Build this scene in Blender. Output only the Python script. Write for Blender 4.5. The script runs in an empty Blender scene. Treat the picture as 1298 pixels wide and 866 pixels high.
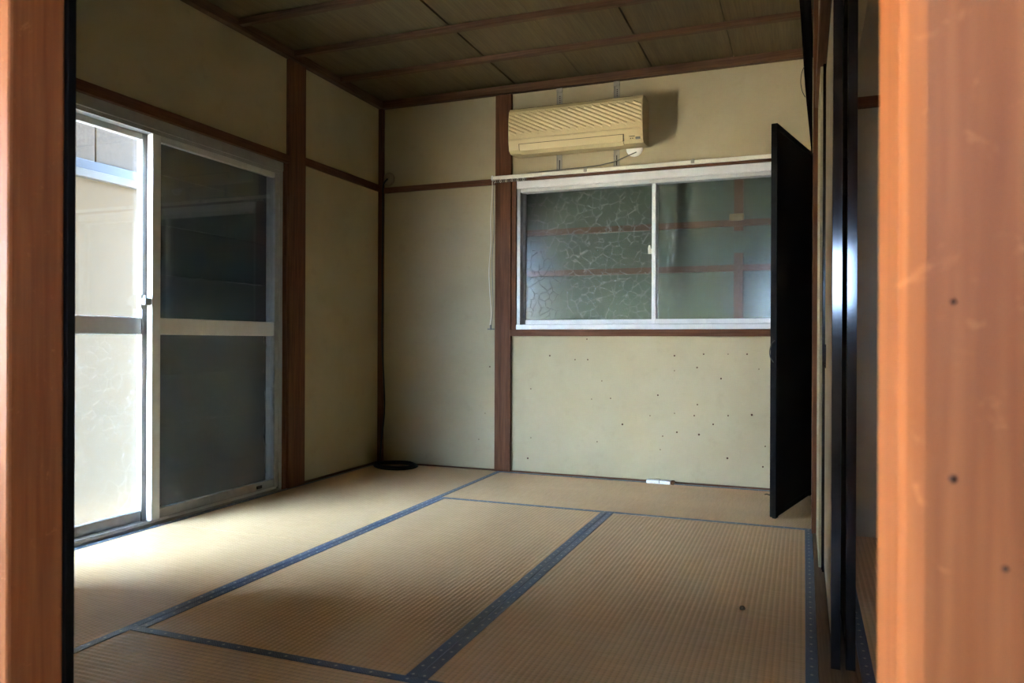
import bpy, bmesh, math, random
from mathutils import Vector, Matrix
random.seed(7)
SC = bpy.context.scene
COL = SC.collection

# ------------------------------------------------------------------ camera
YAW, ROLL = 0.36861, 0.0042
cd = bpy.data.cameras.new('camera'); cam = bpy.data.objects.new('camera', cd); COL.objects.link(cam)
cd.sensor_width = 36.0; cd.lens = 958.5 / 1298.0 * 36.0; cd.clip_start = 0.02
cd.dof.use_dof = True; cd.dof.focus_distance = 4.2; cd.dof.aperture_fstop = 10.0
fw = Vector((-math.sin(YAW), math.cos(YAW), -0.0004)).normalized()
rt = Vector((math.cos(YAW), math.sin(YAW), 0)); up = rt.cross(fw)
r2 = rt * math.cos(ROLL) + up * math.sin(ROLL); u2 = -rt * math.sin(ROLL) + up * math.cos(ROLL)
cam.matrix_world = Matrix(((r2.x, u2.x, -fw.x, 2.6248), (r2.y, u2.y, -fw.y, -4.3627), (r2.z, u2.z, -fw.z, 0.8061), (0, 0, 0, 1)))
SC.camera = cam

# ------------------------------------------------------------------ world, sun, exposure
w = bpy.data.worlds.new('world'); SC.world = w; w.use_nodes = True
wn = w.node_tree.nodes; wl = w.node_tree.links
wn['Background'].inputs['Color'].default_value = (0.41, 0.62, 1.0, 1)   # bright hazy sky
wn['Background'].inputs['Strength'].default_value = 11.0
sl = bpy.data.lights.new('sun', 'SUN'); sl.energy = 33.0; sl.angle = 0.009; sl.color = (1.0, 0.82, 0.54)
so = bpy.data.objects.new('sun', sl); COL.objects.link(so)
sd = Vector((0.62, -0.35, 0.70)).normalized()
so.rotation_euler = sd.to_track_quat('Z', 'Y').to_euler(); so.location = (1, -3, 8)
vs = SC.view_settings
vs.view_transform = 'Standard'; vs.look = 'None'; vs.gamma = 1.0; vs.use_curve_mapping = False
vs.exposure = 3.48
SC.cycles.max_bounces = 14; SC.cycles.diffuse_bounces = 10; SC.cycles.transparent_max_bounces = 16
SC.cycles.transmission_bounces = 10; SC.cycles.sample_clamp_indirect = 12.0

# ------------------------------------------------------------------ materials
class NT:
    def __init__(s, name):
        s.m = bpy.data.materials.new(name); s.m.use_nodes = True
        s.n = s.m.node_tree.nodes; s.l = s.m.node_tree.links
        s.b = s.n['Principled BSDF']; s.out = s.n['Material Output']
    def new(s, t, **kw):
        n = s.n.new(t)
        for k, v in kw.items(): setattr(n, k, v)
        return n
    def link(s, a, b): s.l.new(a, b)
    def math(s, op, a, b=None, c=None):
        n = s.new('ShaderNodeMath', operation=op)
        for i, v in enumerate((a, b, c)):
            if v is None: continue
            if isinstance(v, (int, float)): n.inputs[i].default_value = v
            else: s.link(v, n.inputs[i])
        return n.outputs[0]
    def coords(s, kind='Object', scale=(1, 1, 1), rnd=False):
        t = s.new('ShaderNodeTexCoord'); mp = s.new('ShaderNodeMapping')
        mp.inputs['Scale'].default_value = scale
        s.link(t.outputs[kind], mp.inputs['Vector'])
        if rnd:
            oi = s.new('ShaderNodeObjectInfo'); m = s.math('MULTIPLY', oi.outputs['Random'], 37.0)
            s.link(m, mp.inputs['Location'])
        return mp.outputs[0]
    def noise(s, v, scale=1.0, detail=4.0, rough=0.55, dist=0.0):
        n = s.new('ShaderNodeTexNoise'); n.inputs['Scale'].default_value = scale; n.inputs['Detail'].default_value = detail
        n.inputs['Roughness'].default_value = rough; n.inputs['Distortion'].default_value = dist
        s.link(v, n.inputs['Vector']); return n.outputs['Fac']
    def ramp(s, fac, stops):
        r = s.new('ShaderNodeValToRGB'); e = r.color_ramp.elements
        while len(e) < len(stops): e.new(0.5)
        for i, (p, c) in enumerate(stops): e[i].position = p; e[i].color = (*c, 1)
        s.link(fac, r.inputs[0]); return r.outputs[0]
    def mixc(s, f, a, b, mode='MIX'):
        n = s.new('ShaderNodeMix', data_type='RGBA', blend_type=mode)
        for sock, v in ((n.inputs[0], f), (n.inputs[6], a), (n.inputs[7], b)):
            if isinstance(v, (int, float)): sock.default_value = v
            elif isinstance(v, tuple): sock.default_value = (*v, 1)
            else: s.link(v, sock)
        return n.outputs[2]
    def bump(s, h, strength=0.3, dist=0.002):
        n = s.new('ShaderNodeBump'); n.inputs['Strength'].default_value = strength; n.inputs['Distance'].default_value = dist
        s.link(h, n.inputs['Height']); s.link(n.outputs[0], s.b.inputs['Normal']); return n.outputs[0]
    def base(s, c, rough=0.6, spec=0.4, metal=0.0):
        if isinstance(c, tuple): s.b.inputs['Base Color'].default_value = (*c, 1)
        else: s.link(c, s.b.inputs['Base Color'])
        s.b.inputs['Roughness'].default_value = rough; s.b.inputs['Specular IOR Level'].default_value = spec
        s.b.inputs['Metallic'].default_value = metal
        return s.m

def plain(name, c, rough=0.5, spec=0.4, metal=0.0, wear=0.15, sc=8.0):
    t = NT(name); v = t.coords(rnd=True); f = t.noise(v, sc, 5.0)
    lo = tuple(x * (1 - wear) for x in c); hi = tuple(min(1, x * (1 + wear)) for x in c)
    return t.base(t.ramp(f, [(0.3, lo), (0.7, hi)]), rough, spec, metal)

def wood(name, dark, mid, light, axis, rough=0.65, spec=0.18, fine=1.0, scratch=False):
    t = NT(name)
    sc = [26.0 * fine] * 3; sc[axis] = 1.3 * fine
    v = t.coords(scale=tuple(sc), rnd=True)
    f = t.noise(v, 1.0, 6.0, 0.6, 0.6)
    sc2 = [150.0 * fine] * 3; sc2[axis] = 5.0
    g = t.noise(t.coords(scale=tuple(sc2), rnd=True), 1.0, 3.0)
    sc3 = [2.5] * 3; sc3[axis] = 1.2
    b = t.noise(t.coords(scale=tuple(sc3), rnd=True), 1.0, 3.0)
    c = t.ramp(f, [(0.28, dark), (0.5, mid), (0.74, light)])
    c = t.mixc(0.35, c, t.ramp(g, [(0.35, dark), (0.65, light)]))
    c = t.mixc(t.math('MULTIPLY', b, 0.45), c, dark)
    if scratch:
        sn = t.noise(t.coords(scale=(9, 9, 9)), 3.0, 8.0, 0.75, 2.0)
        c = t.mixc(t.ramp(sn, [(0.60, (0, 0, 0)), (0.72, (0.5, 0.5, 0.5))]), c, tuple(min(1, x * 1.5) for x in light))
    t.bump(t.math('ADD', f, t.math('MULTIPLY', g, 0.5)), 0.25, 0.0015)
    return t.base(c, rough, spec)

def woods(name, *a, **k): return [wood(name + s, *a, axis=i, **k) for i, s in enumerate(('_along_x', '_along_y', '_along_z'))]
WD = woods('aged_brown_timber', (0.050, 0.018, 0.007), (0.125, 0.047, 0.018), (0.21, 0.088, 0.037))
WF = woods('orange_cedar', (0.26, 0.078, 0.024), (0.46, 0.152, 0.044), (0.58, 0.225, 0.080), rough=0.5, fine=0.7, scratch=True)
WC = woods('ceiling_batten_wood', (0.05, 0.024, 0.012), (0.11, 0.055, 0.028), (0.18, 0.10, 0.05))
WS = woods('sill_wood', (0.12, 0.065, 0.03), (0.22, 0.125, 0.06), (0.32, 0.19, 0.10))
CB = wood('ceiling_board_wood', (0.085, 0.056, 0.024), (0.125, 0.086, 0.038), (0.17, 0.12, 0.058), 1, rough=0.6, fine=0.8)

def plaster(name, c, c2):
    t = NT(name); v = t.coords()
    a = t.noise(v, 1.6, 5.0, 0.6, 0.4); f = t.noise(v, 260.0, 3.0); d = t.noise(v, 9.0, 6.0, 0.7)
    col = t.ramp(a, [(0.3, c2), (0.62, c)])
    col = t.mixc(t.ramp(d, [(0.56, (0, 0, 0)), (0.75, (0.35, 0.35, 0.35))]), col, tuple(x * 0.72 for x in c2))
    col = t.mixc(0.12, col, t.ramp(f, [(0.3, tuple(x * .7 for x in c)), (0.7, tuple(min(1, x * 1.2) for x in c))]))
    t.bump(f, 0.35, 0.001)
    return t.base(col, 0.9, 0.15)
PL = plaster('sand_plaster', (0.44, 0.37, 0.23), (0.385, 0.315, 0.185))
PLC = plaster('pale_room_plaster', (0.64, 0.43, 0.24), (0.58, 0.38, 0.21))
PLR = plaster('plain_plaster', (0.42, 0.37, 0.28), (0.38, 0.33, 0.25))

def tatami():
    t = NT('tatami_rush'); tc = t.new('ShaderNodeTexCoord'); sp = t.new('ShaderNodeSeparateXYZ'); t.link(tc.outputs['Object'], sp.inputs[0])
    x, y = sp.outputs[0], sp.outputs[1]
    rid = t.math('SINE', t.math('MULTIPLY', x, 2 * math.pi / 0.0165))
    sgn = t.math('MULTIPLY', t.math('FLOOR', t.math('MULTIPLY', x, 1 / 0.0165)), 2.1)
    bead = t.math('SINE', t.math('ADD', t.math('MULTIPLY', y, 2 * math.pi / 0.013), sgn))
    h = t.math('ADD', t.math('MULTIPLY', rid, 0.8), t.math('MULTIPLY', bead, 0.28))
    n1 = t.noise(t.coords(scale=(3, 0.9, 1), rnd=True), 1.0, 5.0); n2 = t.noise(t.coords(scale=(14, 160, 1), rnd=True), 1.0, 3.0)
    c = t.ramp(n1, [(0.3, (0.59, 0.345, 0.160)), (0.7, (0.71, 0.450, 0.225))])
    c = t.mixc(0.3, c, t.ramp(n2, [(0.3, (0.51, 0.305, 0.140)), (0.7, (0.79, 0.560, 0.315))]))
    gro = t.ramp(t.math('MULTIPLY_ADD', h, 0.4, 0.5), [(0.0, (0.74, 0.72, 0.68)), (0.45, (1, 1, 1))])
    c = t.mixc(1.0, c, gro, 'MULTIPLY')
    t.bump(h, 0.42, 0.0012)
    return t.base(c, 0.50, 0.32)
TAT = tatami()

def heri():
    t = NT('woven_border_cloth'); tc = t.new('ShaderNodeTexCoord'); sp = t.new('ShaderNodeSeparateXYZ'); t.link(tc.outputs['Object'], sp.inputs[0])
    sg = t.new('ShaderNodeSeparateXYZ'); t.link(tc.outputs['Generated'], sg.inputs[0])
    u = t.math('ABSOLUTE', t.math('SUBTRACT', sg.outputs[0], 0.5))
    v = t.math('ABSOLUTE', t.math('SUBTRACT', t.math('FRACT', t.math('MULTIPLY', sp.outputs[1], 1 / 0.05)), 0.5))
    d = t.math('ADD', t.math('MULTIPLY', u, 1.0), t.math('MULTIPLY', v, 1.6))
    motif = t.math('LESS_THAN', d, 0.16)
    chev = t.math('LESS_THAN', t.math('FRACT', t.math('MULTIPLY', d, 4.0)), 0.3)
    wv = t.math('SINE', t.math('MULTIPLY', sp.outputs[1], 2 * math.pi / 0.004))
    c = t.mixc(chev, (0.013, 0.027, 0.062), (0.085, 0.115, 0.165))
    c = t.mixc(motif, c, (0.42, 0.40, 0.30))
    t.bump(wv, 0.3, 0.0006)
    t.b.inputs['Sheen Weight'].default_value = 0.1
    return t.base(c, 0.42, 0.5)
HERI = heri()

def both_sides(t, fr):
    # same reflectance entering and leaving the thin pane
    g = t.new('ShaderNodeNewGeometry'); t.link(t.math('MULTIPLY_ADD', g.outputs['Backfacing'], 1 / 1.45 - 1.45, 1.45), fr.inputs[0])
def clear_glass(name='clear_glass', tint=(0.93, 0.95, 0.94)):
    t = NT(name); t.n.remove(t.b)
    tr = t.new('ShaderNodeBsdfTransparent'); tr.inputs[0].default_value = (*tint, 1)
    gl = t.new('ShaderNodeBsdfGlossy'); gl.inputs['Roughness'].default_value = 0.015
    fr = t.new('ShaderNodeFresnel'); both_sides(t, fr)
    mx = t.new('ShaderNodeMixShader'); t.link(fr.outputs[0], mx.inputs[0]); t.link(tr.outputs[0], mx.inputs[1]); t.link(gl.outputs[0], mx.inputs[2])
    t.link(mx.outputs[0], t.out.inputs[0]); return t.m
GLASS = clear_glass()

def figured_glass(name, axis, cell, diff, rough, haze=(0.75, 0.78, 0.74), strength=0.9, lw=0.22, wid=0.07):
    """rolled figured glass with a crackle relief: blurred transmission, a little surface haze, glossy reflection"""
    t = NT(name); t.n.remove(t.b)
    sc = [1.0, 1.0, 1.0]; sc[axis] = 0.02
    v = t.coords(scale=tuple(sc))
    nz = t.new('ShaderNodeTexNoise'); nz.inputs['Scale'].default_value = 30; t.link(v, nz.inputs['Vector'])
    wv = t.new('ShaderNodeMix', data_type='RGBA', blend_type='ADD'); wv.inputs[0].default_value = 0.012; t.link(v, wv.inputs[6]); t.link(nz.outputs['Color'], wv.inputs[7])
    vo = t.new('ShaderNodeTexVoronoi', feature='DISTANCE_TO_EDGE'); vo.inputs['Scale'].default_value = 1 / cell; t.link(wv.outputs[2], vo.inputs['Vector'])
    r = t.ramp(vo.outputs['Distance'], [(0.0, (1, 1, 1)), (wid, (0, 0, 0))])
    br = t.noise(v, 14.0, 2.0); brk = t.math('GREATER_THAN', br, 0.44)
    line = t.math('MULTIPLY', r, brk)
    bp = t.new('ShaderNodeBump'); bp.inputs['Strength'].default_value = strength; bp.inputs['Distance'].default_value = 0.003; t.link(line, bp.inputs['Height'])
    rf = t.new('ShaderNodeBsdfRefraction'); rf.inputs['IOR'].default_value = 1.08; rf.inputs['Roughness'].default_value = rough; t.link(bp.outputs[0], rf.inputs['Normal'])
    rf.inputs[0].default_value = (0.93, 0.95, 0.93, 1)
    tl = t.new('ShaderNodeBsdfTranslucent'); tl.inputs[0].default_value = (*haze, 1)
    df = t.new('ShaderNodeBsdfDiffuse'); df.inputs[0].default_value = (*haze, 1); t.link(bp.outputs[0], df.inputs['Normal'])
    m0 = t.new('ShaderNodeMixShader'); m0.inputs[0].default_value = 0.5; t.link(tl.outputs[0], m0.inputs[1]); t.link(df.outputs[0], m0.inputs[2])
    m1 = t.new('ShaderNodeMixShader'); t.link(t.math('MULTIPLY_ADD', line, lw, diff), m1.inputs[0]); t.link(rf.outputs[0], m1.inputs[1]); t.link(m0.outputs[0], m1.inputs[2])  # crackle lines whitened here to stand for reflected light
    gl = t.new('ShaderNodeBsdfGlossy'); gl.inputs['Roughness'].default_value = 0.18; t.link(bp.outputs[0], gl.inputs['Normal'])
    fr = t.new('ShaderNodeFresnel'); both_sides(t, fr); t.link(bp.outputs[0], fr.inputs['Normal'])
    m2 = t.new('ShaderNodeMixShader'); t.link(fr.outputs[0], m2.inputs[0]); t.link(m1.outputs[0], m2.inputs[1]); t.link(gl.outputs[0], m2.inputs[2])
    t.link(m2.outputs[0], t.out.inputs[0]); return t.m
FIG_L = figured_glass('figured_glass_door', 0, 0.05, 0.010, 0.10, strength=0.4, lw=0.02)
FIG_B = figured_glass('painted_glint_glass_window', 1, 0.052, 0.008, 0.20, lw=0.25, wid=0.055)  # left pane: reflected light painted into its crackle lines
FIG_C = figured_glass('faint_glint_glass_window', 1, 0.052, 0.010, 0.16, lw=0.04, wid=0.04, strength=0.3)  # same glass with the painted line highlights almost left out

ALU = plain('pale_aluminium', (0.50, 0.49, 0.46), 0.38, 0.5, 0.0, 0.06, 20)
ALUD = plain('dull_shaded_aluminium', (0.30, 0.29, 0.27), 0.42, 0.5, 0.3, 0.10, 20)  # dull tone, also stands for shade on parts of the tall window
ALUW = plain('white_sash', (0.64, 0.63, 0.60), 0.35, 0.5, 0.0, 0.05, 20)
ACP = plain('yellowed_plastic', (0.56, 0.44, 0.22), 0.42, 0.4, 0.0, 0.04, 4)
ACD = plain('plastic_groove', (0.10, 0.075, 0.035), 0.6, 0.3)
GREY = plain('grey_display', (0.16, 0.15, 0.12), 0.3, 0.5)
STEEL = plain('zinc_steel', (0.30, 0.28, 0.23), 0.6, 0.2, 0.0, 0.15, 30)
HOLE = plain('dark_hole', (0.02, 0.018, 0.015), 0.8, 0.1)
WHITE = plain('white_plastic', (0.80, 0.78, 0.72), 0.4, 0.45, 0.0, 0.05)
CREAM = plain('cream_rail', (0.72, 0.68, 0.56), 0.4, 0.45, 0.0, 0.08)
BLACK = plain('black_rubber', (0.010, 0.009, 0.009), 0.45, 0.4)
CLOTHB = plain('black_cloth', (0.006, 0.005, 0.005), 0.9, 0.1)
LACQ = plain('black_lacquer', (0.010, 0.008, 0.008), 0.10, 0.5, 0.0, 0.3, 40)
LACQM = plain('matt_black_lacquer', (0.006, 0.005, 0.004), 0.5, 0.12, 0.0, 0.3, 40)
BOARD = plain('dark_board', (0.016, 0.011, 0.008), 0.6, 0.2, 0.0, 0.35, 3)
PAPER = plain('tan_door_paper', (0.42, 0.33, 0.21), 0.75, 0.2, 0.0, 0.12, 12)
PALE = plain('pale_strip', (0.66, 0.62, 0.52), 0.7, 0.2)
SHUT = plain('dark_shutter_paint', (0.013, 0.023, 0.028), 0.5, 0.35, 0.0, 0.2, 3)
GREEN = plain('green_board', (0.075, 0.095, 0.07), 0.6, 0.2, 0.0, 0.12, 3)
BATT = plain('brown_batten', (0.10, 0.05, 0.03), 0.6, 0.2)
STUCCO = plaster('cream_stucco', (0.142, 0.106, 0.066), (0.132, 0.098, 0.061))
WHITEW = plaster('white_render', (0.80, 0.78, 0.72), (0.76, 0.74, 0.68))
SIDING = plain('grey_siding', (0.090, 0.068, 0.045), 0.7, 0.2, 0.0, 0.12, 60)
LEDGE = plain('blue_grey_metal', (0.055, 0.060, 0.070), 0.45, 0.4, 0.2)
GROUND = plain('pale_concrete', (0.46, 0.40, 0.31), 0.9, 0.2, 0.0, 0.2, 3)
CRUMB = plain('dark_crumb', (0.03, 0.02, 0.012), 0.8, 0.2)
RUST = plain('rusty_nail', (0.10, 0.045, 0.025), 0.8, 0.2)

# ------------------------------------------------------------------ mesh helpers
WLOC = {}
class MB:
    def __init__(s): s.v = []; s.f = []; s.sm = []
    def add(s, vs, fs, smooth=False):
        o = len(s.v); s.v += [tuple(v) for v in vs]; s.f += [tuple(i + o for i in f) for f in fs]; s.sm += [smooth] * len(fs); return s
    def box(s, x0, x1, y0, y1, z0, z1, bev=0.0):
        x0, x1 = sorted((x0, x1)); y0, y1 = sorted((y0, y1)); z0, z1 = sorted((z0, z1))
        if bev <= 0:
            vs = [(x, y, z) for z in (z0, z1) for y in (y0, y1) for x in (x0, x1)]
            return s.add(vs, [(0, 2, 3, 1), (4, 5, 7, 6), (0, 1, 5, 4), (2, 6, 7, 3), (0, 4, 6, 2), (1, 3, 7, 5)])
        b = bmesh.new(); bmesh.ops.create_cube(b, size=1)
        for v in b.verts: v.co = Vector((x0 + (v.co.x + .5) * (x1 - x0), y0 + (v.co.y + .5) * (y1 - y0), z0 + (v.co.z + .5) * (z1 - z0)))
        bmesh.ops.bevel(b, geom=b.edges[:], offset=min(bev, .45 * min(x1 - x0, y1 - y0, z1 - z0)), segments=2, profile=.5, affect='EDGES')
        b.verts.index_update(); s.add([v.co for v in b.verts], [[v.index for v in f.verts] for f in b.faces]); b.free(); return s
    def prism(s, prof, axis, a, b, smooth=False):
        """closed profile of 2-D points swept from a to b along axis (0: (y,z), 1: (x,z), 2: (x,y))"""
        n = len(prof)
        def P(t, p): return ((t, p[0], p[1]), (p[0], t, p[1]), (p[0], p[1], t))[axis]
        vs = [P(a, p) for p in prof] + [P(b, p) for p in prof]
        fs = [(i, (i + 1) % n, n + (i + 1) % n, n + i) for i in range(n)]
        s.add(vs, fs, smooth); s.add(vs, [tuple(range(n))[::-1], tuple(range(n, 2 * n))]); return s
    def tube(s, pts, r, seg=8, closed=False):
        pts = [Vector(p) for p in pts]; n = len(pts); vs = []; fs = []
        t0 = (pts[1] - pts[0]).normalized(); nrm = t0.orthogonal().normalized()
        for i, p in enumerate(pts):
            if closed: t = (pts[(i + 1) % n] - pts[i - 1]).normalized()
            else: t = (pts[min(i + 1, n - 1)] - pts[max(i - 1, 0)]).normalized()
            nrm = (nrm - t * nrm.dot(t)).normalized(); bn = t.cross(nrm)
            for k in range(seg):
                a = 2 * math.pi * k / seg; vs.append(p + (nrm * math.cos(a) + bn * math.sin(a)) * r)
        for i in range(n if closed else n - 1):
            for k in range(seg):
                j = (i + 1) % n; fs.append((i * seg + k, i * seg + (k + 1) % seg, j * seg + (k + 1) % seg, j * seg + k))
        s.add(vs, fs, True)
        if not closed: s.add(vs, [tuple(range(seg))[::-1], tuple(range((n - 1) * seg, n * seg))])
        return s
    def cyl(s, p0, p1, r, seg=16): return s.tube([p0, p1], r, seg)
    def lathe(s, c, prof, axis=2, seg=20):
        """prof: (radius, height) pairs about an axis through c"""
        vs = []; fs = []
        for r, h in prof:
            for k in range(seg):
                a = 2 * math.pi * k / seg; q = (r * math.cos(a), r * math.sin(a))
                d = ((h, q[0], q[1]), (q[0], h, q[1]), (q[0], q[1], h))[axis]
                vs.append((c[0] + d[0], c[1] + d[1], c[2] + d[2]))
        for i in range(len(prof) - 1):
            for k in range(seg): fs.append((i * seg + k, i * seg + (k + 1) % seg, (i + 1) * seg + (k + 1) % seg, (i + 1) * seg + k))
        return s.add(vs, fs, True)
    def xform(s, M): s.v = [tuple(M @ Vector(v)) for v in s.v]; return s
    def build(s, name, mat, parent=None, loc=None):
        me = bpy.data.meshes.new(name)
        base = WLOC.get(parent.name, Vector()) if parent else Vector()
        o_loc = Vector(loc) if loc is not None else (base.copy() if parent else Vector())
        me.from_pydata([tuple(Vector(v) - o_loc) for v in s.v], [], s.f)
        b = bmesh.new(); b.from_mesh(me); bmesh.ops.recalc_face_normals(b, faces=b.faces[:]); b.to_mesh(me); b.free()
        me.polygons.foreach_set('use_smooth', s.sm if len(s.sm) == len(me.polygons) else [False] * len(me.polygons))
        me.materials.append(mat)
        o = bpy.data.objects.new(name, me); COL.objects.link(o)
        if parent: o.parent = parent
        o.location = o_loc - base; WLOC[o.name] = o_loc
        return o
def tag(o, label=None, cat=None, group=None, kind=None):
    for k, v in (('label', label), ('category', cat), ('group', group), ('kind', kind)):
        if v: o[k] = v
    return o
def empty(name, loc, label=None, cat=None, group=None, kind=None):
    o = bpy.data.objects.new(name, None); COL.objects.link(o); o.location = loc; o.empty_display_size = .05; WLOC[o.name] = Vector(loc)
    return tag(o, label, cat, group, kind)
def S(o, label=None): return tag(o, label, None, None, 'structure')
def bx(*a, **k): return MB().box(*a, **k)

H = 2.377; XR = 2.69; YF = -3.645
# ================================================================== SETTING
S(bx(-0.10, 4.5, -6.5, 0.1, -0.16, -0.034).build('floor', WS[1]), 'wooden subfloor under the straw mats')
# outside ground
S(MB().box(-30, 30, -40, 14, -0.62, -0.5).build('ground', GROUND), 'pale sunlit ground outside the house')

# --- walls
m = MB()
m.box(-0.10, 0, 0, -0.833, 0, H + .1); m.box(-0.10, 0, -0.833, -2.80, 1.80, H + .1); m.box(-0.10, 0, -2.80, -3.95, -0.034, H + .1)
S(m.build('wall_left', PL), 'yellowish plaster wall around the tall sliding window')
m = MB()
m.box(-0.10, 0.955, 0, 0.10, -0.034, H + .1); m.box(0.955, 2.655, 0, 0.10, -0.034, 0.84); m.box(0.955, 2.655, 0, 0.10, 1.80, H + .1); m.box(2.655, 4.5, 0, 0.10, -0.034, H + .1)
wb = S(m.build('wall_back', PL), 'pale plaster wall with nail holes under the frosted window')
spots = [(729, 456), (763, 483), (855, 451), (883, 466), (892, 449), (884, 466), (923, 449), (947, 449), (962, 468), (884, 513), (855, 470), (855, 524), (880, 527), (789, 538), (824, 527), (840, 553), (858, 548), (886, 551), (904, 538), (923, 527), (953, 526), (837, 570), (922, 581), (673, 493), (673, 555), (750, 506), (774, 505), (669, 581), (757, 560), (834, 501), (914, 480), (744, 430), (621, 465), (615, 524), (607, 557), (640, 592), (697, 451), (745, 456), (970, 566), (967, 592)]
C0 = Vector((2.6248, -4.3627, 0.8061))
def on_plane(px, py, ax, val):
    d = fw + r2 * ((px - 649) / 958.5) - u2 * ((py - 433) / 958.5)
    return C0 + d * ((val - C0[ax]) / d[ax])
m = MB()
for px, py in spots:
    p = on_plane(px, py, 1, 0.0); r = random.uniform(.003, .0065)
    m.lathe((p.x, -0.0015, p.z), [(0.0, 0.0), (r, 0.0), (r * .9, 0.0015)], axis=1, seg=6)
tag(m.build('nail_hole', RUST, wb), 'small rusty nail holes across the plaster', None, None, 'stuff')
m = MB()
m.box(XR, 2.80, 0, -0.83, -0.034, H + .1); m.box(2.676, 2.80, -0.94, -3.90, 1.835, H + .1)
m.box(2.676, 2.74, -0.94, -1.45, 0.0, 1.79)
S(m.build('wall_right', PL), 'plaster wall above and beyond the sliding doors')
S(bx(2.80, 4.5, -0.882, -0.80, -0.034, H + .1).build('wall_inner', PLR), 'grey plaster wall of the dim room through the right doorway')
S(MB().box(4.4, 4.5, -6.4, -2.1, -0.034, H + .1).box(4.4, 4.5, -1.95, -0.882, -0.034, H + .1).box(4.4, 4.5, -2.1, -1.95, -0.034, 1.1).box(4.4, 4.5, -2.1, -1.95, 1.27, H + .1).build('wall_outer', PLR), 'far side wall of the dim side room')  # small unseen opening added to let sunlight into the side room
S(bx(2.77, 3.3, -3.99, -3.92, -0.034, H + .1).build('wall_side', PLR), 'wall between the side room and the near room')
m = MB(); m.box(-0.1, 2.77, -3.72, YF, 1.95, H + .1); m.box(-0.1, 0.0, -4.2, -3.72, -0.034, H + .1)
m.box(-0.1, 0.0, -6.3, -3.72, 2.05, H + .1); m.box(-0.1, 0.0, -6.4, -4.85, -0.034, H + .1); m.box(-0.1, 0.0, -4.9, -4.1, -0.034, 0.5); m.box(-0.1, 0.0, -4.9, -4.1, 1.4, 2.1)
S(m.build('wall_front', PLC), 'plaster wall over the near opening')
m = MB(); m.box(-0.1, 2.30, -6.5, -6.4, -0.034, H + .1); m.box(2.72, 4.5, -6.5, -6.4, -0.034, H + .1); m.box(2.30, 2.72, -6.5, -6.4, -0.034, 1.08); m.box(2.30, 2.72, -6.5, -6.4, 1.5, H + .1)
S(m.build('wall_rear', PLC), 'rear wall behind the viewer with a window opening')

# --- ceiling: boards and battens are pieces of it
ceil = empty('ceiling', (0, 0, H), 'dark board ceiling with narrow brown battens', kind='structure')
bx(-0.1, 4.5, -6.5, 0.1, H + 0.035, H + 0.10).build('ceiling_back', WC[0], ceil)
xs = [0.0, 0.505, 0.965, 1.385, 1.805, 2.255, 2.69, 3.2, 3.7, 4.1, 4.45]
for i in range(len(xs) - 1):
    z = H + (0.003 if i % 2 else 0.008)
    bx(xs[i] + .003, xs[i + 1] - .003, -6.45, -0.0, z, z + .02).build('ceiling_board', CB, ceil)
y = -0.51; k = 0
while y > -6.3:
    bx(0.0, 2.69 if y > YF else 4.4, y - .017, y + .017, H - .026, H + .004, bev=.003).build('ceiling_batten', WC[0], ceil); y -= 0.434
# cornices
S(bx(0.0, XR, -0.038, 0.0, H - .045, H + .004, bev=.003).build('trim_1', WC[0]), 'brown ceiling cornice along the window wall')
S(bx(0.0, 0.038, YF, -0.038, H - .045, H + .004, bev=.003).build('trim_2', WC[1]), 'brown ceiling cornice along the left wall')
S(bx(2.655, XR, YF, -0.94, H - .045, H + .004, bev=.003).build('trim_3', WC[1]), 'brown ceiling cornice along the right wall')

# --- posts and rails
S(bx(-0.0, 0.032, -0.030, 0.0, 0, H - .045, bev=.002).build('trim_4', WD[2]), 'thin dark corner post between the two plaster walls')
S(bx(-0.06, 0.022, -0.978, -0.833, 0, H - .045, bev=.003).build('trim_5', WD[2]), 'brown timber post right of the tall window')
S(bx(0.832, 0.938, -0.022, 0.02, 0, H - .045, bev=.003).build('trim_6', WD[2]), 'brown timber post beside the frosted window')
S(bx(0.0, 0.018, -0.833, -0.03, 1.787, 1.830, bev=.002).build('trim_7', WD[1]), 'thin rail on the left wall between post and corner')
S(bx(0.03, 0.832, -0.018, 0.0, 1.779, 1.815, bev=.002).build('trim_8', WD[0]), 'thin rail on the plaster between corner and post')
S(bx(-0.08, 0.024, -2.80, -0.978, 1.763, 1.808, bev=.002).build('trim_9', WD[1]), 'brown lintel over the tall sliding window')
S(bx(-0.09, 0.006, -1.005, -0.978, 0.0, 1.763, bev=.002).build('trim_10', WD[2]), 'brown jamb strip beside the tall window')
S(bx(-0.06, 0.022, -2.90, -2.775, 0, H - .045, bev=.003).build('trim_11', WD[2]), 'timber post left of the tall window')
S(bx(0.938, 2.66, -0.022, 0.03, 0.838, 0.878, bev=.002).build('trim_12', WD[0]), 'brown sill board under the frosted window')
S(bx(0.938, 2.66, -0.020, 0.03, 1.792, 1.832, bev=.002).build('trim_13', WD[0]), 'brown head board above the frosted window')
S(bx(0.938, 0.968, -0.012, 0.06, 0.878, 1.792, bev=.002).build('trim_14', WD[2]), 'brown jamb board left of the frosted window')
S(bx(2.63, 2.66, -0.012, 0.06, 0.878, 1.792, bev=.002).build('trim_15', WD[2]), 'brown jamb board right of the frosted window')
S(bx(0.0, 0.014, -0.833, -0.03, 0.0, 0.012).build('baseboard_left', WC[1]), 'thin dark strip where the mats meet the left wall')
S(bx(0.03, XR, -0.012, 0.0, 0.0, 0.008).build('baseboard_back', WD[0]), 'thin reddish strip where the mats meet the window wall')
S(bx(2.657, 2.80, -0.94, -0.83, 0, H, bev=.003).build('trim_16', WD[2]), 'brown timber post beside the sliding doors')
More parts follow.
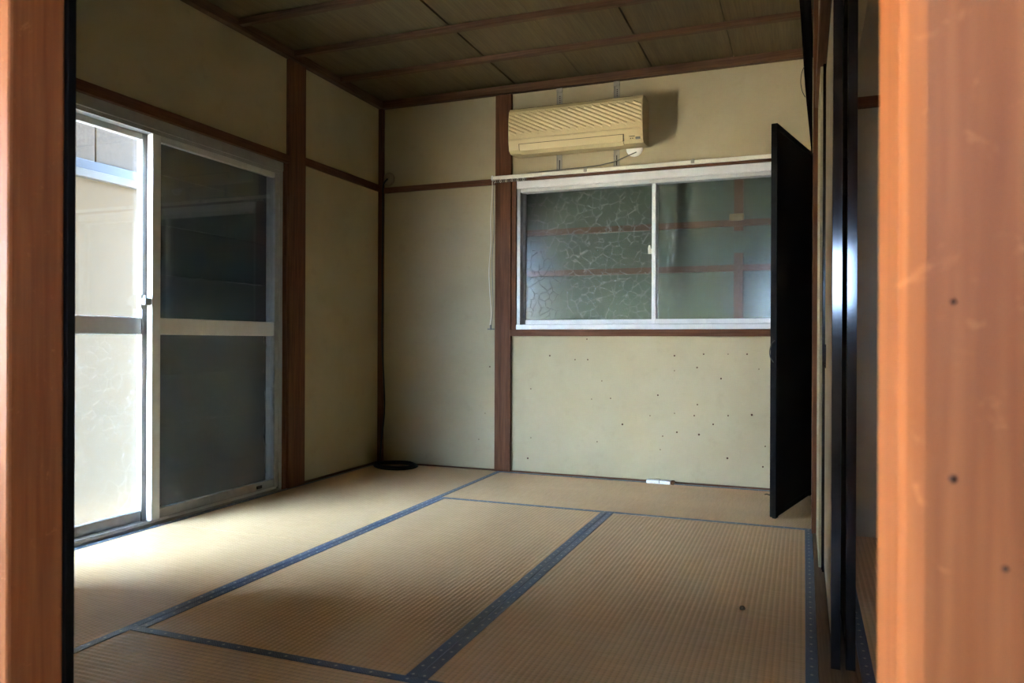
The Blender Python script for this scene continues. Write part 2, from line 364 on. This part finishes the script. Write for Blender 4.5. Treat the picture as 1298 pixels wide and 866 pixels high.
S(bx(2.664, 2.75, -3.92, -0.94, 1.79, 1.84, bev=.003).build('trim_17', WD[1]), 'brown door head beam along the right wall')
# sill with two grooves
m = MB().box(2.662, 2.686, -3.9, -0.94, -0.034, 0.004).box(2.686, 2.714, -3.9, -0.94, -0.034, -0.004).box(2.714, 2.722, -3.9, -0.94, -0.034, 0.004).box(2.722, 2.748, -3.9, -0.94, -0.034, -0.004).box(2.748, 2.756, -3.9, -0.94, -0.034, 0.004)
S(m.build('trim_18', WS[1]), 'grooved wooden door sill on the right')
S(bx(2.82, 4.4, -0.902, -0.88, 1.785, 1.83).build('trim_19', WD[0]), 'brown rail on the wall of the dim side room')
S(bx(1.607, 1.715, -3.72, -3.645, -0.034, 1.95, bev=.004).build('trim_20', WF[2]), 'reddish brown near post at the left of the opening')
pr = S(bx(2.661, 2.775, -4.022, -3.916, -0.034, H, bev=.009).build('trim_21', WF[2]), 'scratched orange brown near post at the right')
S(bx(-0.1, 2.77, -3.72, YF, 1.88, 1.95).build('trim_22', WF[0]), 'brown head beam over the near opening')

for px, py, r in ((1208, 383, .0011), (1207, 607, .0016), (1274, 721, .0013)):
    q = on_plane(px, py, 1, -4.022)
    MB().lathe((q.x, -4.0222, q.z), [(0, -.0004), (r, -.0003), (r * .8, .0006)], 1, 9).build('dark_knot', RUST, pr)
# ================================================================== WINDOWS
def pane(x0, x1, y0, y1, z0, z1, mat, par, name='pane'): return bx(x0, x1, y0, y1, z0, z1).build(name, mat, par)
# tall sliding window, left wall (depth x from 0 to -0.09)
w1 = empty('window_1', (-0.045, -1.89, 0.0), 'tall aluminium sliding window with two sashes in the left wall', kind='structure')
ZT = 1.763
bx(-0.09, 0.004, -2.775, -1.005, 1.715, ZT, bev=.003).build('frame_head', ALUD, w1)
bx(-0.062, -0.002, -2.775, -1.005, 1.698, 1.715).build('head_track', ALUD, w1)
bx(-0.09, -0.002, -2.775, -1.005, -0.034, 0.012, bev=.002).build('frame_sill', ALUD, w1)
bx(-0.012, -0.006, -2.775, -1.045, 0.012, 0.024).build('sill_rail', ALU, w1)
bx(-0.058, -0.052, -2.775, -1.045, 0.012, 0.024).build('sill_rail', ALU, w1)
bx(-0.09, 0.0, -1.030, -1.005, 0.012, 1.715, bev=.002).build('frame_jamb', ALUD, w1)  # far jamb in the darker tone to stand for its weaker light
bx(-0.09, 0.0, -2.775, -2.745, 0.012, 1.715, bev=.002).build('frame_jamb', ALU, w1)
def sash(xa, xb, ya, yb, wl_, wr_, label):
    """ya: far end (towards the corner), yb: near end"""
    s = empty('sash', ((xa + xb) / 2, (ya + yb) / 2, 0.02), label); s.parent = w1; s.location = s.location - WLOC[w1.name]
    bx(xa, xb, ya, ya - wr_, 0.02, 1.70, bev=.002).build('stile', ALUD, s)  # far stile darkened in colour where less light falls
    bx(xa, xb, yb, yb + wl_, 0.02, 1.70, bev=.002).build('stile', ALUW, s)
    bx(xa + .003, xb - .003, ya - wr_, yb + wl_, 1.672, 1.70, bev=.002).build('top_rail', ALU, s)
    bx(xa + .003, xb - .003, ya - wr_, yb + wl_, 0.828, 0.902, bev=.004).build('middle_rail', ALUW, s)
    bx(xa + .003, xb - .003, ya - wr_, yb + wl_, 0.02, 0.066, bev=.003).build('bottom_rail', ALUD, s)
    xm = (xa + xb) / 2
    bx(xm - .002, xm + .002, ya - wr_, yb + wl_, 0.066, 0.828).build('lower_pane', FIG_L, s)
    bx(xm - .002, xm + .002, ya - wr_, yb + wl_, 0.902, 1.672).build('upper_pane', GLASS, s)
    return s
s1 = sash(-0.038, -0.006, -1.030, -1.872, 0.045, 0.030, 'inner sash with dark glass')
s2 = sash(-0.080, -0.048, -1.842, -2.745, 0.030, 0.045, 'outer sash with bright glass')
m = MB().box(-0.034, -0.010, -1.905, -1.872, 0.955, 0.985, bev=.004)
m.lathe((-0.022, -1.895, 0.985), [(0.0, .012), (.006, .012), (.009, 0), (.009, -.02)], 2, 12)
m.box(-0.048, -0.040, -1.90, -1.87, 0.94, 1.0)
m.build('latch', STEEL, w1)
bx(-0.008, -0.001, -1.20, -1.16, 0.035, 0.052, bev=.003).build('roller_cover', BLACK, w1)

# dark shutter outside the inner sash
sh = empty('window_shutter', (-0.10, -1.4, -0.034), 'dark blue grey shutter right behind the closed dark glass sash', 'shutter')
for i in range(8):
    bx(-0.112, -0.094, -0.99, -1.84, -0.03 + i * .226, -0.03 + i * .226 + .2255).build('shutter_board', SHUT, sh)
for ya in (-1.03, -1.80): bx(-0.127, -0.112, ya - .03, ya + .03, -0.03, 1.77).build('shutter_rail', SHUT, sh)

# frosted window, back wall (depth y from 0 to 0.09)
w2 = empty('window_2', (1.80, 0.045, 0.878), 'wide aluminium sliding window with figured glass in the back wall', kind='structure')
X0, X1 = 0.968, 2.63
bx(X0, X1, -0.006, 0.085, 1.745, 1.792, bev=.003).build('frame_head', ALUW, w2)
bx(X0 + .02, X1, 0.004, 0.06, 1.722, 1.745, bev=.002).build('head_track', ALU, w2)
bx(X0, X1, -0.010, 0.085, 0.878, 0.908, bev=.003).build('frame_sill', ALUW, w2)
bx(X0, X0 + .024, 0.0, 0.085, 0.908, 1.745, bev=.002).build('frame_jamb', ALUD, w2)
bx(X1 - .024, X1, 0.0, 0.085, 0.908, 1.745, bev=.002).build('frame_jamb', ALUD, w2)
def sash2(xa, xb, ya, yb, sl_, sr_, ml, mr, label, gm=FIG_B):
    s = empty('sash', ((xa + xb) / 2, (ya + yb) / 2, 0.908), label); s.parent = w2; s.location = s.location - WLOC[w2.name]
    bx(xa, xa + sl_, ya, yb, 0.91, 1.74, bev=.002).build('stile', ml, s)
    bx(xb - sr_, xb, ya, yb, 0.91, 1.74, bev=.002).build('stile', mr, s)
    bx(xa + sl_, xb - sr_, ya + .002, yb - .002, 0.91, 0.938, bev=.002).build('bottom_rail', ALUW, s)
    bx(xa + sl_, xb - sr_, ya + .002, yb - .002, 1.722, 1.74, bev=.002).build('top_rail', ALU, s)
    bx(xa + sl_, xb - sr_, (ya + yb) / 2 - .002, (ya + yb) / 2 + .002, 0.938, 1.722).build('pane', gm, s)
    return s
sash2(1.800, X1 - .024, 0.010, 0.034, 0.022, 0.022, ALUW, ALUD, 'inner sash with a pale green view', FIG_C)
sash2(X0 + .024, 1.828, 0.046, 0.070, 0.016, 0.024, ALUD, ALUD, 'outer sash with grey crackled glass')
m = MB().box(1.778, 1.800, 0.012, 0.030, 1.318, 1.345, bev=.003).lathe((1.786, 0.016, 1.35), [(0, .016), (.005, .016), (.008, 0), (.008, -.02)], 2, 10)
m.build('latch', CREAM, w2)
# boarded screen outside the frosted window
sc = empty('window_screen', (1.80, 0.30, 0.80), 'green board screen with brown battens behind the frosted window', 'screen')
for i in range(6):
    bx(0.80 + i * .335, 0.80 + i * .335 + .3349, 0.20, 0.212, 0.75, 2.02).build('screen_board', GREEN, sc)
for x in (0.80, 2.78): bx(x, x + .02, 0.101, 0.20, 0.80, 2.02).build('screen_baffle', BATT, sc)  # boards added out of sight to keep outside light off the screen
bx(0.82, 2.78, 0.101, 0.20, 1.98, 2.02).build('screen_baffle', BATT, sc)
for z in (1.235, 1.495): bx(0.80, 2.80, 0.17, 0.20, z - .018, z + .018).build('screen_batten', BATT, sc)
for z0, z1 in ((1.45, 1.90), (0.85, 1.32)): bx(2.245, 2.295, 0.168, 0.198, z0, z1).build('screen_batten', BATT, sc)
bx(2.22, 2.30, 0.145, 0.168, 1.505, 1.545, bev=.008).build('screen_knob', plain('dull_brass', (0.20, 0.14, 0.06)), sc)

# ================================================================== DOORS
d1 = empty('door_1', (2.70, -1.88, 0.0), 'black framed sliding door with tan paper face, nearer track', kind='structure')
YA, YB = -2.325, -1.450
bx(2.694, 2.708, YA + .03, YB - .03, 0.02, 1.77).build('door_panel', PAPER, d1)
MB().prism([(2.690, YA + .0011), (2.712, YA), (2.712, YA + .03), (2.690, YA + .03)], 2, -0.004, 1.79).build('stile', LACQ, d1)
bx(2.684, 2.712, YB - .03, YB, -0.004, 1.79, bev=.003).build('stile', LACQ, d1)
bx(2.692, 2.710, YA + .03, YB - .03, -0.004, 0.022).build('door_rail', LACQ, d1)
bx(2.692, 2.710, YA + .03, YB - .03, 1.765, 1.79).build('door_rail', LACQ, d1)
bx(2.6915, 2.695, YB - .16, YB - .10, 0.72, 0.80).build('finger_pull', LACQ, d1)
d2 = empty('door_2', (2.735, -1.88, 0.0), 'black framed sliding door on the farther track', kind='structure')
bx(2.729, 2.741, YA + .035, YB - .03, 0.02, 1.77).build('door_panel', PAPER, d2)
MB().prism([(2.724, YA + .0061), (2.746, YA + .005), (2.746, YA + .035), (2.724, YA + .035)], 2, -0.004, 1.79).build('stile', LACQ, d2)
bx(2.724, 2.746, YB - .03, YB, -0.004, 1.79, bev=.003).build('stile', LACQ, d2)
bx(2.727, 2.743, YA + .035, YB - .03, -0.004, 0.022).build('door_rail', LACQ, d2)
bx(2.727, 2.743, YA + .035, YB - .03, 1.765, 1.79).build('door_rail', LACQ, d2)
d3 = empty('door_3', (1.29, -3.63, -0.0), 'sliding door behind the near left post, only its black edge shows', kind='structure')
bx(0.88, 1.69, -3.643, -3.635, 0.02, 1.86).build('door_panel', PAPER, d3)
bx(1.690, 1.720, -3.645, -3.633, 0.0, 1.88, bev=.001).build('stile', LACQM, d3)
bx(0.86, 0.888, -3.645, -3.633, 0.0, 1.88, bev=.002).build('stile', LACQM, d3)
bx(0.888, 1.69, -3.644, -3.634, 0.0, 0.025).build('door_rail', LACQM, d3)
bx(0.888, 1.69, -3.644, -3.634, 1.855, 1.88).build('door_rail', LACQM, d3)
d4 = empty('door_4', (0.8, -3.67, -0.0), 'closed sliding door in the near wall left of the post', kind='structure')
bx(0.03, 0.86, -3.690, -3.676, -0.034, 1.88).build('door_panel', PAPER, d4)
bx(0.80, 1.607, -3.690, -3.676, -0.034, 1.88).build('door_panel', PAPER, d4)

# ================================================================== TATAMI
def mat_thing(cx, cy, wd, ln, rot, label):
    r = empty('tatami_mat', (cx, cy, -0.034), label, 'tatami mat', 'straw mats on the floor'); r.rotation_euler.z = rot
    bw = 0.030
    def part(name, x0, x1, z0, z1, mtl, bev=0.0):
        b = MB().box(x0, x1, -ln / 2, ln / 2, z0, z1, bev=bev); o = b.build(name, mtl); o.parent = r; return o
    part('rush_surface', -wd / 2 + .002, wd / 2 - .002, 0.004, 0.034, TAT, .0006)
    part('core', -wd / 2 + .004, wd / 2 - .004, 0.0, 0.004, WS[1])
    part('border_cloth', -wd / 2 + .0005, -wd / 2 + bw, 0.012, 0.0355, HERI, .0015)
    part('border_cloth', wd / 2 - bw, wd / 2 - .0005, 0.012, 0.0355, HERI, .0015)
    return r
A, Wd, L, X2 = 0.8828, 0.88, 1.877, 2.661
P2 = math.pi / 2
mat_thing(A / 2, -0.912, A, 1.815, 0, 'sunlit straw mat between the tall window and the corner with cable')
mat_thing(A / 2, -2.7285, A, 1.815, 0, 'straw mat below the bright sash, beside the near left post')
mat_thing((A + X2) / 2, -Wd / 2 - .012, Wd - .02, X2 - A, P2, 'shaded straw mat crosswise against the window wall')
mat_thing(A + Wd / 2, -Wd - L / 2, Wd, L, 0, 'straw mat in the middle of the room')
mat_thing((A + Wd + X2) / 2, -Wd - L / 2, X2 - A - Wd, L, 0, 'straw mat along the sliding door sill with a crumb on it')
mat_thing((A + X2) / 2, -Wd - L - .44, .88, X2 - A, P2, 'nearest straw mat crosswise at the bottom edge')
mat_thing(2.757 + .44, -0.905 - .91, .88, 1.82, 0, 'straw mat in the dim room through the doorway')
mat_thing(2.757 + .44, -0.905 - 1.82 - .60, .88, 1.19, 0, 'straw mat nearest the right post in the dim room')

# ================================================================== AIR CONDITIONER
ac = empty('air_conditioner', (1.385, 0, 2.05), 'yellowed wall air conditioner hung on two metal strips above the window', 'air conditioner')
AX0, AX1 = 0.988, 1.786
prof = [(-.018, 1.928), (-.10, 1.920), (-.165, 1.918), (-.188, 1.935), (-.197, 1.985), (-.200, 2.04), (-.198, 2.11), (-.190, 2.155), (-.172, 2.178), (-.14, 2.186), (-.018, 2.186)]
MB().prism(prof, 0, AX0, AX1).build('casing', ACP, ac)
# front panel shell slightly proud, with ribbed diagonal grille
m = MB().prism([(-.196, 1.995), (-.203, 1.995), (-.206, 2.04), (-.204, 2.11), (-.196, 2.157), (-.180, 2.178), (-.172, 2.178), (-.185, 2.155), (-.194, 2.11), (-.196, 2.04)], 0, AX0 + .002, AX1 - .002)
m.build('front_panel', ACP, ac)
def front_y(z):
    pts = [(1.995, -.203), (2.04, -.206), (2.11, -.204), (2.157, -.196)]
    for (za, ya), (zb, yb) in zip(pts, pts[1:]):
        if za <= z <= zb: return ya + (yb - ya) * (z - za) / (zb - za)
    return -.2
m = MB(); gz0, gz1, gx0, gx1 = 2.022, 2.142, AX0 + .006, AX1 - .006; sl_ = -0.48
c = gz0 + sl_ * 0 ; step = 0.0226
k = 0
b0 = gz0; n = int((gz1 - gz0 + 0.48 * (gx1 - gx0)) / step) + 1
for i in range(n):
    zi = gz0 + i * step                       # height at the left edge
    ta = max(0.0, (gz1 - zi) / sl_); tb = min(gx1 - gx0, (gz0 - zi) / sl_)
    if tb - ta < .01: continue
    q = []
    for j in range(5):
        t = ta + (tb - ta) * j / 4; z = zi + sl_ * t; q.append((gx0 + t, z))
    vs = []; fs = []
    for (x, z) in q:
        yy = front_y(z); vs += [(x, yy + .001, z + .46 * step), (x, yy - .0045, z + .27 * step), (x, yy - .0062, z), (x, yy - .0045, z - .22 * step), (x, yy + .001, z - .40 * step)]
    for j in range(4):
        for e in range(4):
            a = j * 5 + e; fs.append((a, a + 1, a + 6, a + 5))
    m.add(vs, fs)
tag(m.build('grille_rib', ACP, ac), None, None, None, 'stuff')
# louvre flap with dark gap round it
MB().prism([(-.170, 1.922), (-.1925, 1.938), (-.1985, 1.9675), (-.190, 1.968), (-.172, 1.926)], 0, 1.052, 1.680).build('outlet_gap', ACD, ac)
MB().prism([(-.160, 1.917), (-.188, 1.930), (-.1965, 1.963), (-.2020, 1.963), (-.1945, 1.927), (-.165, 1.911)], 0, 1.058, 1.675).build('louvre_flap', ACP, ac)
m = MB()
for x in (1.70,): m.box(x + .01, x + .04, -.1955, -.188, 1.951, 1.9535)
m.box(1.715, 1.719, -.1935, -.186, 1.938, 1.942); m.box(1.727, 1.731, -.1935, -.186, 1.938, 1.942)
m.build('indicator_mark', ACD, ac)
bx(1.745, 1.771, -.1945, -.182, 1.934, 1.947, bev=.002).build('receiver_window', GREY, ac)
m = MB()
for i in range(6): m.box(1.03 + i * .118, 1.03 + i * .118 + .10, -.15, -.03, 2.186, 2.190)
m.build('top_grille', ACD, ac)
bx(1.05, 1.73, -.03, -.0125, 1.93, 2.16).build('mounting_plate', STEEL, ac)
# hanging strips
for x, lab in ((1.243, 'slotted metal strip behind the left half of the air conditioner'), (1.594, 'slotted metal strip behind the right half of the air conditioner')):
    t = empty('hanging_strip', (x, 0, 2.1), lab, 'metal strip', 'metal strips holding the air conditioner')
    bx(x - .017, x + .017, -.004, -.0005, 1.815, 2.335).build('strip', STEEL, t)
    bx(x - .017, x - .013, -.010, -.004, 1.815, 2.335).build('strip_flange', STEEL, t)
    bx(x - .019, x + .019, -.012, -.004, 2.305, 2.335, bev=.002).build('top_clip', STEEL, t)
    m = MB()
    for i in range(8): m.lathe((x + .002, -.0045, 2.20 + i * .012), [(0, -.0006), (.0032, -.0006), (.0032, 0.0)], 1, 8)
    m.box(x - .002, x + .004, -.0048, -.004, 1.84, 1.90)
    tag(m.build('slot', HOLE, t), None, None, None, 'stuff')
# sleeve caps and cords
cp = tag(MB().lathe((1.700, 0, 1.932), [(0, -.016), (.040, -.014), (.048, -.006), (.050, 0)], 1, 28).build('wall_cap', WHITE), 'round white wall cap just under the air conditioner', 'wall cap')
pts = [(1.715, -.0195, 1.905), (1.66, -.0215, 1.885), (1.58, -.022, 1.858), (1.50, -.022, 1.846), (1.40, -.03, 1.838), (1.30, -.045, 1.833), (1.18, -.05, 1.829), (1.05, -.05, 1.8255)]
tag(MB().tube(pts, .0032, 8).build('power_cord', GREY), 'thin cord slanting from the white cap to the curtain rail', 'cord')
tag(MB().lathe((0.062, 0, 1.872), [(0, -.012), (.034, -.011), (.043, -.005), (.045, 0)], 1, 28).build('wall_cap', plain('brown_cap', (0.26, 0.19, 0.11))), 'round brownish wall cap in the corner above the rail', 'wall cap')
cable = [(0.062, -.014, 1.872), (0.050, -.026, 1.852), (0.042, -.036, 1.82), (0.040, -.036, 1.74), (0.041, -.037, 1.55), (0.038, -.037, 1.3), (0.042, -.038, 1.05), (0.040, -.038, 0.8), (0.055, -.040, 0.55), (0.062, -.042, 0.35), (0.045, -.05, 0.15), (0.050, -.075, 0.04)]
def smooth(pts, n=6):
    P = [Vector(p) for p in pts]; P = [P[0]] + P + [P[-1]]; out = []
    for i in range(1, len(P) - 2):
        a, b, c_, d = P[i - 1:i + 3]
        for j in range(n):
            t = j / n; out.append(0.5 * ((2 * b) + (c_ - a) * t + (2 * a - 5 * b + 4 * c_ - d) * t * t + (3 * b - a - 3 * c_ + d) * t ** 3))
    return out + [P[-2]]
cc = empty('cable', (0.205, -0.135, 0), 'black cable running down the corner into a flat coil on the mat', 'cable')
loop = []
for i in range(24 * 6 + 1):
    a = math.pi + i / 24 * 2 * math.pi; tt = i / 24
    rx = .128 + .012 * math.sin(tt * 2.3) ; ry = .112 + .011 * math.cos(tt * 1.7)
    loop.append((.205 + .006 * math.sin(tt * 3) + rx * math.cos(a), -.150 + .005 * math.cos(tt * 2) + ry * math.sin(a),   .0085 + .0026 * tt + .002 * math.sin(a * 2 + tt)))
MB().tube(smooth(cable), .0055, 8).build('hanging_run', BLACK, cc)
MB().tube(loop, .0052, 8).build('coil', BLACK, cc)

# ================================================================== CURTAIN RAIL
cr = empty('curtain_rail', (1.7, -.05, 1.80), 'cream curtain rail with bunched runners above the frosted window', 'curtain rail')
bx(0.832, 2.60, -.062, -.044, 1.800, 1.822, bev=.004).build('rail', CREAM, cr)
bx(0.822, 0.834, -.066, -.040, 1.796, 1.826, bev=.004).build('end_cap', WHITE, cr)
bx(0.84, 2.60, -.036, -.028, 1.814, 1.824, bev=.002).build('rail', CREAM, cr)
for x in (1.42, 2.04): bx(x - .010, x + .010, -.066, -.020, 1.804, 1.828, bev=.003).build('bracket', STEEL, cr)
for i in range(17):
    x = 0.842 + i * .0125
    MB().tube([(x + .005 * math.cos(a), -.053, 1.790 + .008 * math.sin(a)) for a in [k * math.pi / 5 for k in range(10)]], .0016, 5, True).build('runner', GREY if i % 3 else CREAM, cr)
pc = empty('pull_cord', (0.83, -.05, 1.3), 'two thin cords hanging from the left end of the curtain rail', 'cord')
MB().tube(smooth([(0.826, -.053, 1.796), (0.824, -.053, 1.7), (0.815, -.053, 1.55), (0.818, -.053, 1.42), (0.806, -.053, 1.25), (0.812, -.053, 1.10), (0.822, -.053, 0.98), (0.812, -.05, 0.905)]), .0022, 6).build('cord', CREAM, pc)
MB().tube(smooth([(0.838, -.053, 1.796), (0.833, -.053, 1.68), (0.838, -.053, 1.5), (0.826, -.053, 1.3), (0.832, -.053, 1.12), (0.834, -.053, 1.0), (0.824, -.05, 0.905)]), .0022, 6).build('cord', GREY, pc)
m = MB().lathe((0.818, -.05, 0.89), [(0, .018), (.006, .014), (.007, -.006), (.002, -.016)], 2, 10); m.box(0.795, 0.842, -.052, -.046, .876, .884, bev=.002)
m.build('cord_end', GREY, pc)

# ================================================================== RIGHT CORNER
P0 = Vector((2.497, -0.735, 0)); P1 = Vector((2.664, -0.045, 0)); ln = (P1 - P0).length
ang = math.atan2(P1.y - P0.y, P1.x - P0.x)
bp = empty('door_panel_board', (P0.x, P0.y, 0), 'tall black door panel standing loose in the right corner', 'door panel')
bp.name = 'loose_door'; WLOC['loose_door'] = Vector(P0)
M = Matrix.Translation(P0) @ Matrix.Rotation(ang, 4, 'Z')
def lp(name, a, b, c_, d, e, f, mtl, bev=0.0): return MB().box(a, b, c_, d, e, f, bev=bev).xform(M).build(name, mtl, bp)
ZB = .011
lp('stile', 0, .030, -.012, .016, ZB, 1.80, LACQM, .002)
lp('stile', ln - .030, ln, -.012, .016, ZB, 1.80, LACQM, .002)
lp('top_rail', .030, ln - .030, -.012, .016, 1.775, 1.80, LACQM, .002)
lp('bottom_rail', .030, ln - .030, -.012, .016, ZB, .036, LACQM, .002)
lp('board', .030, ln - .030, -.006, .008, .036, 1.775, BOARD)
lp('glide', .02, .06, -.006, .010, .0017, ZB, LACQM)
lp('glide', ln - .06, ln - .02, -.006, .010, .0017, ZB, LACQM)
tag(MB().tube(smooth([(2.502, -.752, .815), (2.488, -.757, .80), (2.480, -.757, .765), (2.484, -.757, .735), (2.496, -.753, .715)]), .0022, 6).build('cord_loop', BLACK), 'small black cord loop on the edge of the loose black door panel', 'cord')
# black strip of cloth from the ceiling corner
hs = empty('hanging_cloth', (2.63, -.70, 2.3), 'narrow black cloth hanging from the ceiling in the right corner', 'cloth')
vs = []; rows = [(2.372, 2.597, 2.648), (2.25, 2.606, 2.652), (2.17, 2.611, 2.656), (2.05, 2.618, 2.656), (1.89, 2.630, 2.656), (1.76, 2.643, 2.656), (1.66, 2.652, 2.6565)]
fs = []; nn = 6
for side in (0, 1):
    for (z, xa, xb) in rows:
        for k in range(nn):
            t = k / (nn - 1); vs.append((xa + (xb - xa) * t, -.70 + .012 * math.sin(t * 9 + z * 2) * (1 if t not in (0, 1) else .6) + (.006 if side else -.006), z))
R = len(rows)
for s_ in (0, 1):
    for i in range(R - 1):
        for k in range(nn - 1):
            a = s_ * R * nn + i * nn + k; fs.append((a, a + 1, a + nn + 1, a + nn))
for i in range(R - 1):
    for k in (0, nn - 1):
        a = i * nn + k; b_ = a + R * nn; fs.append((a, a + nn, b_ + nn, b_))
for k in range(nn - 1):
    for i in (0, R - 1):
        a = i * nn + k; b_ = a + R * nn; fs.append((a, a + 1, b_ + 1, b_))
MB().add(vs, fs, True).build('cloth_strip', CLOTHB, hs)
MB().tube(smooth([(2.621, -.715, 2.05), (2.610, -.716, 2.02), (2.606, -.716, 1.98), (2.612, -.716, 1.94), (2.625, -.714, 1.91)]), .0016, 6).build('thread_loop', BLACK, hs)

# ================================================================== SMALL THINGS ON THE FLOOR
rm = empty('remote_control', (1.86, -.055, .0015), 'small white plastic remote lying against the window wall', 'remote')
bx(1.790, 1.925, -.078, -.034, .0015, .021, bev=.004).build('case', WHITE, rm)
bx(1.925, 1.948, -.076, -.036, .0015, .023, bev=.006).build('end_cover', WD[0], rm)
bx(1.862, 1.866, -.0785, -.0335, .006, .0214).build('seam', GREY, rm)
p = on_plane(941, 773, 2, 0.0)
tag(MB().lathe((p.x, p.y, .0), [(0, 0), (.007, .001), (.009, .005), (.006, .010), (0, .012)], 2, 9).build('crumb', CRUMB), 'tiny dark crumb on the mat along the door sill', 'crumb')
p = on_plane(972, 628, 2, 0.0)
tag(MB().tube([(p.x - .012, p.y, .003), (p.x, p.y + .004, .005), (p.x + .014, p.y - .004, .003)], .003, 6).build('twig', CRUMB), 'tiny dark twig on the crosswise mat near the black door panel', 'twig')

# ================================================================== OUTSIDE
nb = empty('neighbour_house', (-1.2, 1.0, -.5), 'cream house wall close outside the tall window', 'house')
YN = -2.95
bx(-1.6, -1.10, YN, 6.0, -.5, 1.70).build('lower_wall', STUCCO, nb)
bx(-1.6, -1.06, YN - .02, 6.0, 1.70, 1.745, bev=.004).build('ledge', plain('ledge_shade_grey', (0.085, 0.076, 0.062)), nb)  # lower ledge greyed to paint the soft shadow under the ledge
bx(-1.6, -1.075, YN, 6.0, 1.745, 1.80, bev=.004).build('ledge', LEDGE, nb)
for i in range(31):
    ya = YN + i * .288 - .02
    bx(-1.58, -1.095, ya + .004, ya + .284, 1.80, 5.5, bev=.004).build('siding_panel', SIDING, nb)
bx(-1.55, -1.12, YN, 5.9, 1.80, 5.48).build('siding_joint', HOLE, nb)
# own upper storey, added out of view to shade the neighbour wall
S(bx(-0.10, 4.6, -6.6, 0.12, H + .10, 5.3).build('wall_upper_shade', PLR), 'added unseen upper storey that shades the house wall opposite')
S(bx(-0.30, 4.9, -6.9, 0.40, 5.3, 5.42).build('roof', WC[0]), 'roof slab of the house')
gw = empty('bounce_wall', (-6.6, -8, -.5), 'unseen white wall added across the yard to bounce sunlight into the rooms', kind='structure')  # unseen wall added as a sunlit reflector for the rooms
bx(-6.8, -6.5, -18.0, -4.5, -.5, 2.0).build('wall_face', WHITEW, gw)
bx(-6.86, -6.44, -18.06, -4.44, 2.0, 2.08, bev=.01).build('coping', PALE, gw)
S(bx(-0.90, -0.10, -2.3, 0.6, 2.46, 2.50).build('roof_shade_eave', WC[0]), 'unseen pent eave added to keep sky light off the house wall opposite')  # eave added out of view to block sky light on the neighbour wall
